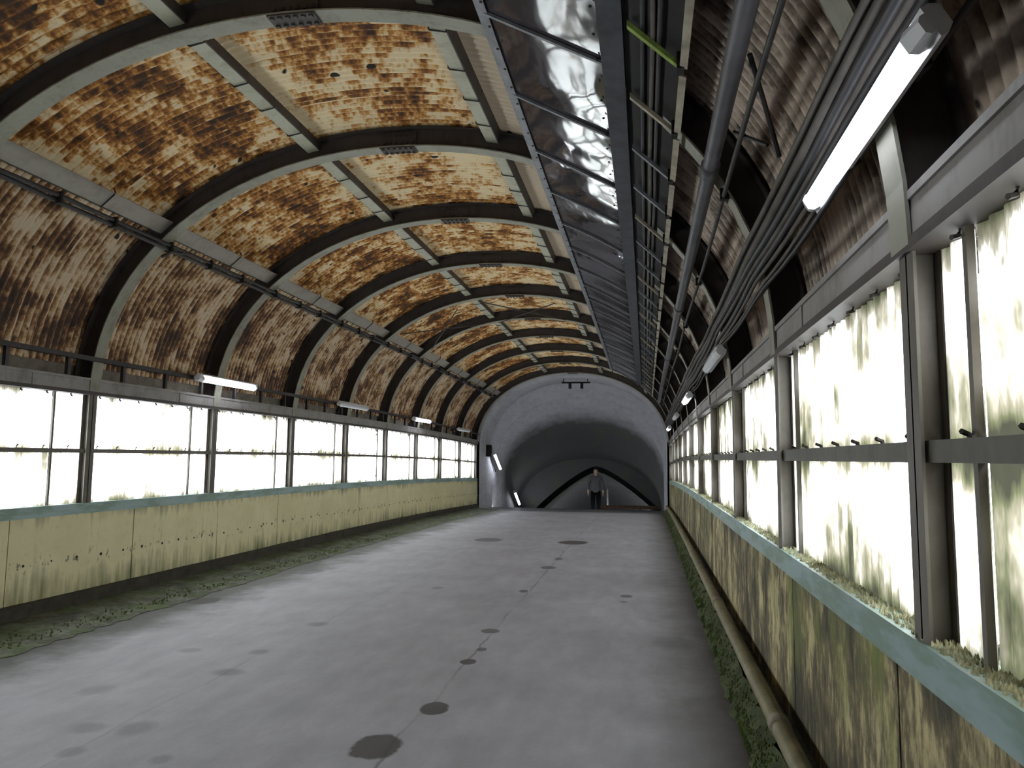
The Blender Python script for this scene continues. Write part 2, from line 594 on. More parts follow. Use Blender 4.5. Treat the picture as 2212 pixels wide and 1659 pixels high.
def lit_mat(e=LAMP_EMIT):
    g = G('lit_tube_cover')
    g.b.inputs['Emission Color'].default_value = (0.86, 0.90, 1.0, 1)
    g.b.inputs['Emission Strength'].default_value = e
    return g.done((0.8, 0.8, 0.82), 0.4)


M['lamp_on'] = lit_mat()
M['lamp_tunnel'] = lit_mat(34.0)
M['rustbeam'] = plain('rusted_beam', (0.085, 0.045, 0.03), 0.8, dirt=(0.04, 0.025, 0.018))
M['palepost'] = plain('pale_post', (0.32, 0.31, 0.28), 0.5)

# ------------------------------------------------------------------ floor
W = MB()
xs = [-5.7, -4.62, XC, 0.50, 0.95]
ys = np.linspace(YB, 26.0, 31)
for j, y in enumerate(ys):
    for x in xs:
        W.v.append((x, y, 0.0))
for j in range(len(ys) - 1):
    for i in range(len(xs) - 1):
        a = j * len(xs) + i
        W.f.append((a, a + 1, a + 1 + len(xs), a + len(xs)))
floor = W.build('floor', M['floor'])
tag(floor, 'grey concrete floor of the passage with dark damp spots', 'floor', kind='structure')


def rough_band(x0, x1, za, zb, ya, yb, amp, n_y, n_x=5):
    m = MB()
    for j in range(n_y + 1):
        y = ya + (yb - ya) * j / n_y
        for i in range(n_x + 1):
            t = i / n_x
            e = math.sin(PI * t) ** .5 if 0 < t < 1 else 0
            m.v.append((x0 + (x1 - x0) * t + (random.uniform(-amp, amp) if i in (0, n_x) else 0) * 1.5, y,
                        za + (zb - za) * t + e * random.uniform(-amp, amp) * .6 + .004))
    for j in range(n_y):
        for i in range(n_x):
            a = j * (n_x + 1) + i
            m.f.append((a, a + 1, a + n_x + 2, a + n_x + 1))
    return m


rough_band(-4.66, -5.5, 0.0, 0.055, YB, YE, 0.028, 260).build('curb_strip', M['grime'], floor, smooth=True)
rough_band(0.50, 0.62, 0.0, 0.14, YB, YE, 0.02, 260).build('curb_strip', M['curb_r'], floor, smooth=True)

# ------------------------------------------------------------------ lower walls, board by board
for side in ('left', 'right'):
    xf = XL if side == 'left' else XR + 0.01
    sgn = -1 if side == 'left' else 1
    b0, b1 = sorted((xf + sgn * 0.035, xf + sgn * 0.26))
    w = MB().along([(b0, -0.05), (b1, -0.05), (b1, 0.95), (b0, 0.95)], YB, YE).build('wall_' + side, M['ledge'])
    tag(w, {'left': 'low cream board wall under the left windows', 'right': 'low mossy streaked board wall under the right windows'}[side], 'wall', kind='structure')
    ph = 5.64 - 1.6 * 5
    k = 0
    while ph + 1.6 * k < YE:
        ya, yb = ph + 1.6 * k + 0.006, min(ph + 1.6 * (k + 1) - 0.006, YE)
        k += 1
        if yb - ya < .1 or yb < -1.5:
            continue
        z0 = 0.175 if side == 'left' else 0.05
        xa, xb = sorted((xf, xf + sgn * 0.034))
        j = random.uniform(0, 0.003)
        m = MB().along([(xa + j, z0), (xb + j, z0), (xb + j, 0.915), (xa + j, 0.915)], ya, yb, 0.8)
        bd = m.build('wall_board', M['wall_' + side[0]], w)
        if side == 'left':
            bm = MB()
            for q in range(5):
                yy = ya + 0.16 + q * 0.32 + random.uniform(-.02, .02)
                zz = 0.50 + random.uniform(-.012, .012)
                r = random.uniform(.008, .015)
                bm.loft([[(xf + d, yy + r * f * math.cos(a * PI / 3), zz + r * f * math.sin(a * PI / 3)) for a in range(6)] for d, f in ((0.003, 1.2), (.009, .8))])
            bm.build('bolt_row', M['bolt'], bd, kind='stuff')

tag(MB().along([(XL - .02, 0.03), (XL + .035, 0.03), (XL + .035, 0.172), (XL - .02, 0.178)], YB, YE, 0.36, bump=0.004).build('baseboard_left', M['ledge']),
    'dark rotten base beam under the cream boards on the left', 'baseboard', kind='structure')
tag(MB().along([(0.60, 0.0), (0.76, 0.0), (0.76, 0.172), (0.685, 0.172)], YB, YE, 0.36, bump=0.004).build('baseboard_right', M['grime']),
    'mossy concrete curb under the pipe along the right wall', 'baseboard', kind='structure')

# ------------------------------------------------------------------ sills and eave beams
for n_, side, z0, z1, dx, mat, lab in (
        (1, -1, 0.911, 1.0175, 0.115, 'sill', 'teal painted window sill along the left wall'),
        (2, 1, 0.911, 1.0175, 0.115, 'sill', 'teal painted window sill with moss along the right wall')):
    x0 = XL if side < 0 else XR
    xo = x0 + side * dx
    pr = [(x0, z0), (xo, z0), (xo, z1 - .004), (x0, z1)]
    tag(MB().along(pr if side > 0 else pr, YB, YE, 0.72).build('trim_%d' % n_, M[mat]), lab, 'sill', kind='structure')
for n_, side, lab in ((3, -1, 'dark steel eave beam above the left windows'), (4, 1, 'grey steel eave beam above the right windows')):
    x0 = (XL - .005) if side < 0 else XR + .012
    t = tag(MB().along([(x0, 2.115), (x0 + side * .235, 2.115), (x0 + side * .235, 2.245), (x0, 2.245)], YB, YE, 1.08).build('trim_%d' % n_, M['eave']), lab, 'beam', kind='structure')
    lip = MB().along([(x0 - side * .012, 2.085), (x0 + side * .12, 2.085), (x0 + side * .12, 2.12), (x0 - side * .012, 2.12)], YB, YE, 1.08)
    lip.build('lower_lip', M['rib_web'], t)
    MB().along([(x0 - side * .01, 2.225), (x0 + side * .1, 2.225), (x0 + side * .1, 2.25), (x0 - side * .01, 2.25)], YB, YE, 1.08).build('upper_lip', M['eave'], t)
    for i in range(-3, 9):
        y = rib_y(i) - .75
        if y > .5:
            MB().box(*sorted((x0 - side * .006, x0 + side * .02)), y - .03, y + .03, 2.12, 2.226).build('joint_plate', M['eave'], t)


# ------------------------------------------------------------------ windows, bay by bay
def pane(x, ya, yb, za, zb, mat, parent, name='pane', wave=True):
    m = MB()
    pitch = 0.076
    nc = max(2, int((yb - ya) / pitch * 6)) if wave else 8
    rows = 2
    uv, seg = [], []
    for j in range(rows + 1):
        z = za + (zb - za) * j / rows
        for i in range(nc + 1):
            y = ya + (yb - ya) * i / nc
            m.v.append((x + (0.007 * math.sin(2 * PI * y / pitch) if wave else 0), y, z))
            uv.append((y, z))
            seg.append((i / nc, j / rows))
    for j in range(rows):
        for i in range(nc):
            a = j * (nc + 1) + i
            m.f.append((a, a + 1, a + nc + 2, a + nc + 1))
    m.uv, m.uv2 = uv, seg
    return m.build(name, mat, parent, smooth=True)


def lone(mb, name, mat):
    me = bpy.data.meshes.new(name)
    me.from_pydata(mb.v, [], mb.f)
    me.materials.append(mat)
    return me


clip_me = {}
for side in (-1, 1):
    for u_ in (1, -1):
        clip_me[side, u_] = lone(MB().tube([(side * .03, 0, 0), (side * .026, 0, u_ * .022), (side * .004, -.012, u_ * .03)], .0075, 5), 'hook_clip', M['bolt'])
win = 0
ZS, ZM, ZW = 1.012, 1.528, 2.09
for side in (-1, 1):
    xp = -5.53 if side < 0 else 0.815
    xin = -5.47 if side < 0 else 0.755        # inner face of rail and mullion
    mat = M['pane_l'] if side < 0 else M['pane_r']
    first = -2 if side < 0 else -4
    c = 0
    for i in range(first if side < 0 else -3, 8):
        ya, yb = rib_y(i) + .02, rib_y(i + 1) - .02
        win += 1
        seen = (i >= -1) if side < 0 else True
        where = 'left' if side < 0 else 'right'
        lab = 'translucent window bay of the %s wall, %s from the camera' % (where, ORD[c])
        w = thing('window_%d' % win, lab, 'window', (xin, ya, ZS), kind='structure')
        c += 1
        ym = yb - (.42 if side < 0 else .25)
        for a, b in ((ya, ym - .012), (ym + .012, yb)):
            pane(xp, a, b, ZS, ZM - .012, mat, w)
            pane(xp, a, b, ZM + .012, ZW + .02, mat, w)
        x0, x1 = sorted((xin, xin + side * .045))
        rh = .02 if side < 0 else .03
        rail = MB().along([(x0, ZM - rh), (x1, ZM - rh), (x1, ZM + rh), (x0, ZM + rh)], ya, yb, 1.08).build('mid_rail', M['post' if side < 0 else 'rail_r'], w)
        y = ya + .12
        while y < yb - .05:
            part('hook_clip', clip_me[side, 1], w, (0, y - ya, ZM + .018 - ZS + sg(y)))
            part('hook_clip', clip_me[side, -1], w, (0, y - ya, ZW - ZS + sg(y)))
            y += 0.295
        MB().box(*sorted((xin + side * .028, xin + side * .048)), ym - .012, ym + .012, ZS - .01, ZW + .03).build('mullion', M['post'], w)
        if (side < 0 and i in (2, 3)) or (side > 0 and i in (-1, -3)):
            bx = xp + side * .045
            MB().tube([(bx, ya + .1, ZS), (bx, yb - .1, ZW)], .014, 6).tube([(bx, yb - .1, ZS), (bx, ya + .1, ZW)], .014, 6).build('brace_rod', M['post'], w)
    win += 1
    ytop = rib_y(first) if side < 0 else rib_y(-3)
    w = thing('window_%d' % win, 'translucent window strip of the %s wall behind the camera, with an added light-blocking board' % ('left' if side < 0 else 'right'), 'window', (xin, 0, ZS), kind='structure')
    ymid = -0.6 if side < 0 else -0.02
    pane(xp, ymid, ytop, ZS, ZW + .02, mat, w, wave=False)
    MB().box(*sorted((xp, xp + side * .04)), YB, ymid, ZS - .02, ZW + .04).build('light_block_board', M['ledge'], w)  # unseen board added to keep daylight off the near floor

# ------------------------------------------------------------------ roof: outer shell and corrugated sheets
m = MB()
NA = 60
ysh = np.linspace(YB, YE, 30)
rings = []
for y in ysh:
    rings.append([(arc(SLEN * k / NA, 0.245)[0], y, arc(SLEN * k / NA, 0.245)[1] - (0.05 if k in (0, NA) else 0)) for k in range(NA + 1)])
m.loft(rings, closed=False)
ceiling = m.build('ceiling', M['shell'], smooth=True)
tag(ceiling, 'arched roof of rusted corrugated cream sheets', 'roof', kind='structure')

SEGX = [-3.065, -2.31, -0.80, 0.95, 2.31, 3.065]
SEGM = ['sheet_side', 'sheet_roof', 'sheet_crown', 'sheet_clean', 'sheet_mould']
CUT = [0, 10, 19, 28]
sheet_me = {}
for q in range(5):
    s0, s1 = s_at(SEGX[q]), s_at(SEGX[q + 1])
    for h in range(3):
        ya, yb = CUT[h] * WAVE, (CUT[h + 1] + .35) * WAVE
        if h == 2:
            yb = CUT[3] * WAVE
        nc = int(round((yb - ya) / WAVE * 6))
        nr = max(4, int((s1 - s0) / .16))
        m = MB()
        m.uv, m.uv2 = [], []
        for j in range(nr + 1):
            s = s0 + (s1 - s0) * j / nr
            for i in range(nc + 1):
                y = ya + (yb - ya) * i / nc
                off = 0.214 + 0.0125 * math.cos(2 * PI * y / WAVE) - 0.003 * (h % 2)
                x, z = arc(s, off)
                m.v.append((x, y - PIT / 2, z))
                m.uv.append((y, s))
                m.uv2.append(((y - ya) / (yb - ya), j / nr))
        for j in range(nr):
            for i in range(nc):
                a = j * (nc + 1) + i
                m.f.append((a, a + nc + 1, a + nc + 2, a + 1))
        me = bpy.data.meshes.new('roof_sheet')
        me.from_pydata(m.v, [], m.f)
        me.materials.append(M[SEGM[q]])
        me.polygons.foreach_set('use_smooth', [True] * len(me.polygons))
        idx = np.empty(len(me.loops), dtype=np.int64)
        me.loops.foreach_get('vertex_index', idx)
        for nm, dat in (('uv', m.uv), ('seg', m.uv2)):
            me.uv_layers.new(name=nm).data.foreach_set('uv', np.asarray(dat, dtype=np.float32)[idx].ravel())
        sheet_me[q, h] = me
for i in range(-3, 8):
    yc = (rib_y(i) + rib_y(i + 1)) / 2
    for q in range(5):
        if q == 2:
            pass
        for h in range(3):
            part('roof_sheet', sheet_me[q, h], ceiling, (0, yc, sg(yc)), math.atan(slope(yc)))

# rear end wall, out of the picture
m = MB()
m.box(-5.8, 1.1, YB - .2, YB, -.1, 5.0)
tag(m.build('wall_back', M['soot']), 'dark concrete end wall behind the camera', 'wall', kind='structure')

# ------------------------------------------------------------------ steel arch ribs with their posts
rib_notes = ['nearest, only its right foot in view', 'cut by the top left edge', 'first whole arch', 'second whole arch', 'third whole arch', 'fourth whole arch',
             'fifth whole arch', 'sixth whole arch', 'seventh whole arch', 'eighth whole arch', 'last arch before the concrete tunnel']
for n_, i in enumerate(range(-2, 9)):
    y = rib_y(i)
    t = thing('arch_rib', 'steel arch rib with posts, %s from the camera, %s' % (ORD[n_], rib_notes[n_]), 'rib', (XC, y, sg(y)), 'steel arch ribs of the roof')
    MB().sweep(0, SLEN, y - .0725, y + .0725, 0.0, 0.011).build('lower_flange', M['rib_flange'], t, smooth=False)
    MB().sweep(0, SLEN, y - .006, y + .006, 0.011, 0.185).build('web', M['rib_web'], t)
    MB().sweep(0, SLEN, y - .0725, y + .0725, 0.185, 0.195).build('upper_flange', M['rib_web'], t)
    sp_ = MB()
    sc_ = SLEN / 2 + .05
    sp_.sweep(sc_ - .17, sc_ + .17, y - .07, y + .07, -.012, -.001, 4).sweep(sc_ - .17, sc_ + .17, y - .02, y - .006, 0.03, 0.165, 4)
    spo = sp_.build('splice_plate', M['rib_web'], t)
    bm = MB()
    for a in np.linspace(-.14, .14, 6):
        x, z = arc(sc_ + a, -.013)
        for yy in (-.045, .045):
            bm.box(x - .012, x + .012, y + yy - .012, y + yy + .012, z - .012, z)
        for o_ in (.06, .135):
            x, z = arc(sc_ + a, o_)
            bm.box(x - .012, x + .012, y - .034, y - .02, z - .012, z + .012)
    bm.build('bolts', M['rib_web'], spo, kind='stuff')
    for side in (-1, 1):
        xa = XL - .012 if side < 0 else XR + .016
        xb = xa + side * .082
        m = MB()
        m.box(*sorted((xa, xa + side * .009)), y - .055, y + .055, 1.0, 2.14)
        m.box(*sorted((xb - side * .009, xb)), y - .055, y + .055, 1.0, 2.14)
        m.box(*sorted((xa, xb)), y - .005, y + .005, 1.0, 2.14)
        m.build('post', M['post'], t)

# ------------------------------------------------------------------ purlins between the ribs
for off_x, lab, wid in ((-2.31, 'lowest left roof purlin with a wide pale face', .17), (-.80, 'upper left roof purlin with dark hook bolts', .12),
                        (.95, 'crown roof purlin just left of the shiny tray', .12), (2.31, 'roof purlin right of the tray, above the cable rack', .12)):
    s = s_at(off_x)
    t = thing('roof_purlin', lab, 'purlin', (arc(s)[0], 0, arc(s, .1)[1]), 'roof purlins')
    ds = wid / 2
    d0 = .10
    o = -1 if off_x > -2 else 1
    pts = []
    for sa, of in ((s - o * ds * 1.05, .19), (s - o * ds * 1.05, d0 - .010), (s + o * ds * .9, d0 - .010), (s + o * ds * 1.12, d0 + .0), (s + o * (ds + .02), d0 + .045)):
        x, z = arc(sa, of)
        pts.append((x, 0, z))
    hook_me = lone(MB().tube(pts, .0065, 5), 'hook_bolt', M['bolt'])
    for i in range(-3, 8):
        ya, yb = rib_y(i) + .01, rib_y(i + 1) - .01
        pr = [arc(s - ds, d0), arc(s + ds, d0), arc(s + ds, d0 + .008), arc(s - ds, d0 + .008)]
        MB().along(pr, ya, yb, .72).build('face_plate', M['purlin_low' if off_x < -2 else 'purlin'], t)
        e = s + (ds if off_x > -2 else -ds)
        pr = [arc(e - .005, d0 - .002), arc(e + .005, d0 - .002), arc(e + .005, .2), arc(e - .005, .2)]
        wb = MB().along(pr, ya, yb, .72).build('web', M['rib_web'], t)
        for q in range(4):
            yy = ya + .25 + q * .5 + random.uniform(-.05, .05)
            if off_x < -2 and q != 2:
                continue
            part('hook_bolt', hook_me, t, (-t.location.x, yy, sg(yy) - t.location.z))

# thin crossed tie rods under the roof
for a, b, lab in (((-4.52, 13.15, 3.80), (-3.42, 15.0, 4.30), 'thin roof tie rod rising left to right in the fourth whole bay'), ((-3.42, 13.15, 4.25), (-4.45, 15.0, 3.79), 'thin roof tie rod falling left to right in the fourth whole bay'),
                  ((-3.0, 13.15, 4.38), (-1.6, 15.0, 4.36), 'thin roof tie rod right of the upper purlin, running away from camera'), ((-1.6, 13.15, 4.31), (-3.0, 15.0, 4.33), 'thin roof tie rod near the crown, crossing another rod')):
    tag(MB().tube([a, b], .011, 6).build('tie_rod', M['dark']), lab, 'rod')

# ------------------------------------------------------------------ conduits on the left
t = thing('conduit_pair', 'pair of dark conduits running across the ribs on the left haunch', 'conduit', (-4.75, 0, 3.6))
for dx, dz in ((-.012, -.016), (.012, .022)):
    pts = [(-4.74 + dx + random.uniform(-.005, .005), y, 3.585 + dz + random.uniform(-.006, .006)) for y in np.arange(.2, YE - .05, .72)]
    MB().tube(pts, .02, 7).build('conduit', M['dark'], t, smooth=True)
for i in range(-2, 9):
    for dy in (0.05, .75, 1.4):
        y = rib_y(i) + dy
        if .3 < y < YE - .1:
            MB().box(-4.78, -4.695, y - .012, y + .012, 3.545, 3.64).build('clamp', M['darker'], t)
MB().tube([(-4.84, 6.62, 3.50), (-4.76, 6.66, 3.56), (-4.70, 6.9, 3.60), (-4.71, 7.2, 3.6)], .016, 6).build('elbow', M['dark'], t)

t = thing('lamp_rail', 'dark lamp rail along the top of the left windows', 'rail', (-5.40, 0, 2.44))
MB().along([(-5.43, 2.415), (-5.385, 2.415), (-5.385, 2.46), (-5.43, 2.46)], .2, YE - .05, .72).build('rail', M['dark'], t)
for i in range(-3, 9):
    for dy in (.35, 1.05, 1.75):
        y = rib_y(i) + dy
        if .3 < y < YE - .2:
            MB().box(-5.43, -5.395, y - .018, y + .018, 2.25, 2.415).build('bracket', M['dark'], t)


# ------------------------------------------------------------------ lamps
def lamp(label, loc, ang, lit, pitch=0.0, L=1.2, sc=0.82, on='lamp_on'):
    t = thing('fluorescent_lamp', label, 'lamp', loc, 'strip lamps of the passage')
    t.rotation_mode = 'YXZ'
    t.rotation_euler = (pitch, ang, 0)
    h = L / 2
    pr = [(x * sc, z * sc) for x, z in ((-.062, .0), (-.062, .03), (-.04, .058), (.04, .058), (.062, .03), (.062, .0))]
    MB().loft([[(x, y, z) for x, z in pr] for y in (-h - .07, h + .07)]).build('housing', M['lamp_body'], t, local=True)
    cv = [(-.046 * sc * math.cos(a), -.002 - .058 * sc * math.sin(a) ** .7) for a in np.linspace(0, PI, 9)]
    rings = [[(x * f, y, -.002 + (z + .002) * f) for x, z in cv] for y, f in ((-h, 1), (h - .03, 1), (h - .008, .9), (h, .6))]
    MB().loft(rings).build('tube_cover', M[on if lit else 'lamp_off'], t, local=True, smooth=False)
    for sgn in (-1, 1):
        y0, y1 = sorted((sgn * (h + .004), sgn * (h + .072)))
        pe = [(x * sc, z * sc) for x, z in ((-.05, 0), (-.05, -.035), (-.03, -.062), (.03, -.062), (.05, -.035), (.05, 0))]
        ya, yb = (y0, y1) if sgn > 0 else (y1, y0)
        MB().loft([[(x, ya, z) for x, z in pe], [(x * .75, yb, z * .55) for x, z in pe]]).build('end_cap', M['lamp_body'], t, local=True)
    for y in (-h * .6, h * .6):
        MB().box(-.015, .015, y - .02, y + .02, .056 * sc, .11).build('bracket', M['dark'], t, local=True)
    return t


LZ = 2.43
for k, (y, lit, lab) in enumerate(((8.70, True, 'lit strip lamp above the left windows, the nearer of the two lit ones'),
                                   (12.9, False, 'unlit white strip lamp above the left windows, between two lit lamps'),
                                   (17.15, True, 'lit strip lamp above the left windows, the farther of the two lit ones'),
                                   (21.35, False, 'unlit strip lamp above the left windows beside the tunnel mouth'))):
    lamp(lab, (-5.285, y, 2.425 + sg(y)), math.radians(-42), lit)
for y, lit, lab in ((2.32, True, 'big bright strip lamp at upper right under the cable bundle'), (6.93, False, 'unlit white strip lamp hanging under the right cable bundle'),
                    (11.25, True, 'small lit strip lamp in the middle distance above the right windows'), (15.55, False, 'unlit strip lamp far along the right side between two lit ones'),
                    (19.85, True, 'farthest lit strip lamp above the right windows, by the tunnel')):
    lamp(lab, (0.637, y, 2.482) if y < 4 else (0.612, y, 2.40 + sg(y)), math.radians(60 if y < 4 else 50), lit, L=1.08 if y < 4 else 1.15, sc=0.66 if y < 4 else 0.8)

# ------------------------------------------------------------------ shiny drip tray under the crown
TXA, TZA, TXB, TZB = -0.95, 4.165, -0.215, 3.77
t = thing('drip_tray', 'long glossy dark drip tray with cross bars hanging beneath the crown', 'tray', (-.6, 0, 3.95))


def tray_pt(f, y):
    e = 0.02 * min(1, max(0, (y - 5.6) / 2.0)) * math.sin(PI * f)
    return (TXA + (TXB - TXA) * f, y, TZA + (TZB - TZA) * f + e)


bars = [4.07 - 1.0 * k for k in range(3, 0, -1)] + [4.07 + 1.0 * k for k in range(0, 18)]
for k in range(len(bars) - 1):
    ya, yb = bars[k], bars[k + 1]
    m = MB()
    ny, nx = 14, 16
    top = []
    ph = [random.uniform(0, 6.3) for _ in range(8)]
    for j in range(ny + 1):
        for i in range(nx + 1):
            fy, fx = j / ny, i / nx
            x, y, z = tray_pt(fx, ya + (yb - ya + .02) * fy)
            env = math.sin(PI * fy) ** .6
            dz = env * (.0018 * math.sin(4 * fx + ph[0] + 2.2 * fy) + (.0008 + .0028 * fx * fx) * math.sin(9 * fy + ph[1] + 3 * fx) + .0022 * math.sin(11 * fx + 7 * fy + ph[2]) * fx * fx)
            m.v.append((x, y, z - .003 * math.sin(PI * fy) + dz))
    for j in range(ny):
        for i in range(nx):
            a = j * (nx + 1) + i
            m.f.append((a, a + nx + 1, a + nx + 2, a + 1))
    m.build('tray_panel', M['tray'], t, smooth=True)
for y in bars:
    a, b = tray_pt(0, y), tray_pt(1, y)
    m = MB()
    pts = [tray_pt(f, y) for f in np.linspace(0, 1, 7)]
    m.loft([[(p[0], y - .013, p[2] - .004), (p[0], y + .013, p[2] - .004), (p[0], y + .013, p[2] - .024), (p[0], y - .013, p[2] - .024)] for p in pts])
    m.build('cross_bar', M['traybar'], t)
pr = [(TXA - .02, TZA - .01), (TXA + .045, TZA - .034), (TXA + .045, TZA - .042), (TXA - .02, TZA - .02)]
MB().along(pr, bars[0], bars[-1], .72).build('edge_angle', M['traybar'], t)
pr = [(-.225, 3.80), (-.225, 3.70), (-.10, 3.685), (-.10, 3.80), (-.115, 3.80), (-.115, 3.705), (-.21, 3.715), (-.21, 3.80)]
MB().along(pr, bars[0], bars[-1], .72).build('gutter', M['gutter'], t)
rv = MB()
y = bars[0] + .1
while y < bars[-1]:
    for f, zo in ((.05, -.035), (.94, -.02)):
        p = tray_pt(f, y + (.12 if f > .5 else 0))
        rv.loft([[(p[0] + q * .011 * math.cos(a), p[1] + q * .016 * math.sin(a), p[2] + zo + (1 - q) * -.01) for a in np.linspace(0, 2 * PI, 7)[:-1]] for q in (1, .5)])
    y += .25
rv.build('rivets', M['bolt'], t, kind='stuff')
hg = MB()
for i in range(-2, 8):
    y = rib_y(i)
    for xx, zz in ((TXA + .02, TZA), (-.16, 3.8)):
        hg.box(xx - .012, xx + .012, y - .015, y + .015, zz - .02, zz + .12)
hg.build('hangers', M['dark'], t, kind='stuff')

# ------------------------------------------------------------------ cable rack right of the tray
t = thing('cable_rack', 'dark sloping cable rack between the tray and the grey pipe', 'rack', (.06, 0, 3.5))
ry = [3.54 + .742 * k for k in range(-2, 25)]
ra, rb = (-.075, 3.645), (.185, 3.40)
for k, y in enumerate(ry):
    o = MB().loft([[(x, y - .017, z), (x, y + .017, z), (x, y + .017, z + .03), (x, y - .017, z + .03)] for x, z in (ra, rb)]).build('rung', M['mossrung'] if k == 2 else M['traybar'] if k % 3 else M['creamrail'], t)
    if k == 2:
        o['label'] = 'bright moss-green rung'
    MB().box(.165, .20, y - .045, y + .03, 3.385, 3.47).build('rail_bracket', M['darker'], t)
    if k < len(ry) - 1:
        MB().loft([[(.178, yy, 3.395), (.214, yy, 3.38), (.214, yy, 3.388), (.178, yy, 3.403)] for yy in (y + .05, ry[k + 1] - .03)]).build('side_rail', M['creamrail'], t)
MB().along([(ra[0] - .02, ra[1] + .08), (rb[0] + .005, rb[1] + .075), (rb[0] + .005, rb[1] + .085), (ra[0] - .02, ra[1] + .09)], ry[0], ry[-1], .72).build('back_plate', M['darker'], t)  # near-black plate closing the gap above the rungs
for k, f in enumerate((.3, .48, .62)):
    x, z = ra[0] + (rb[0] - ra[0]) * f, ra[1] + (rb[1] - ra[1]) * f + .048
    tag(MB().tube([(x + random.uniform(-.004, .004), y, z + random.uniform(-.004, .004)) for y in np.arange(ry[0], ry[-1], .74)], .014, 6).build('cable', M['cable2' if k == 1 else 'cable'], smooth=True),
        '%s of three thin cables lying in the rack beside the tray' % ('leftmost', 'middle', 'rightmost')[k], 'cable', 'cables in the rack beside the tray')

# ------------------------------------------------------------------ pipe, rod and stays on the right haunch
t = thing('hanging_pipe', 'thick grey pipe hanging along the right side of the roof', 'pipe', (.366, 0, 3.115))
pts = [(.366, y, 3.115) for y in np.arange(.4, 20.0, .7)]
MB().tube(pts, .044, 14).build('pipe', M['pipe'], t, smooth=True)
for y in (4.12, 8.0, 12.0, 16.0):
    MB().tube([(.366, y - .06, 3.115), (.366, y + .06, 3.115)], .054, 14).build('coupling', M['pipe'], t, smooth=True)
for i in range(-2, 7):
    y = rib_y(i)
    MB().tube([(.366, y, 3.16), (.44, y, 3.25)], .01, 6).build('hanger', M['dark'], t)
t = thing('thin_conduit', 'thin dark conduit just right of the thick grey pipe', 'conduit', (.463, 0, 3.03))
MB().tube([(.463 + .006 * math.sin(y * 1.3), y, 3.03 + .004 * math.sin(y)) for y in np.arange(.4, 20.0, .7)], .013, 7).build('conduit', M['dark'], t, smooth=True)
for i in range(-2, 7):
    y = rib_y(i) - .05
    MB().box(.44, .49, y - .02, y + .02, 3.01, 3.075).build('clamp', M['darker'], t)
tag(MB().tube([(.425, 2.95, 3.125), (.50, 3.11, 3.0), (.585, 3.27, 2.82)], .011, 6).build('stay_rod', M['dark']), 'thin diagonal stay rod from the grey pipe to the cables', 'rod')
tag(MB().tube([(.44, 3.62, 3.10), (.55, 3.35, 2.91)], .009, 6).build('stay_rod', M['dark']), 'short thin stay rod crossing behind the thin conduit', 'rod')

# ------------------------------------------------------------------ cable bundle above the right windows
names = ['topmost', 'second', 'third', 'fourth', 'fifth', 'sixth', 'seventh', 'eighth', 'ninth', 'lowest']
spec = [(.578, 2.705, .017, 'cable2'), (.600, 2.715, .026, 'cable'), (.602, 2.668, .022, 'cable2'), (.617, 2.640, .024, 'cable'), (.628, 2.605, .014, 'cable2'),
        (.640, 2.632, .022, 'cable'), (.642, 2.572, .019, 'cable'), (.652, 2.535, .012, 'cable2'), (.658, 2.505, .010, 'cable2'), (.664, 2.475, .011, 'cable')]
for k, (x, z, r, mt) in enumerate(spec):
    ph = random.uniform(0, 6.3)
    pts = []
    for y in np.arange(.3 if k < 7 else 2.9 - .2 * (k - 7), 22.5, .3):
        sag_ = .016 * math.sin(PI * (((y - Y0) / PIT) % 1.0)) * (1 + .12 * k)
        near = 0
        pts.append((x + .007 * math.sin(y * 1.1 + ph) + near * .2, y, z - sag_ + .008 * math.sin(y * .7 + ph) + near * .8))
    tag(MB().tube(pts, r, 7).build('cable', M[mt], smooth=True), '%s cable counted downwards in the bundle above the right windows' % names[k], 'cable', 'cables bundled above the right windows')
t = thing('cable_brackets', 'row of small steel brackets carrying the right cable bundle', 'bracket', (.66, 0, 2.6))
for i in range(-2, 8):
    y = rib_y(i)
    MB().tube([(.58, y, 2.735), (.615, y, 2.745), (.70, y, 2.60), (.705, y, 2.45)], .012, 6).build('bracket', M['dark'], t)
tag(MB().tube([(.80 - .006 * k, y, 2.62 - .004 * k) for k, y in enumerate(np.arange(.6, 6.0, .6))], .012, 6).build('thin_conduit', M['cable2'], smooth=True),
    'single thin conduit right of the big bright lamp', 'conduit')

# ------------------------------------------------------------------ floor pipe, moss and litter on the right
t = thing('floor_pipe', 'weathered pipe lying along the foot of the right wall', 'pipe', (.625, 0, .222))
MB().tube([(.628, y, .222) for y in np.arange(-1, YE - .1, .7)], .046, 12).build('pipe', steel_paint('mossy_pipe_paint', (.26, .23, .135), (.10, .10, .05), .1), t, smooth=True)
for y in (3.02, 3.9, 7.0, 10.6, 14.0):
    MB().tube([(.628, y - .05, .222), (.628, y + .05, .222)], .053, 12).build('coupling', M['creamrail'], t, smooth=True)


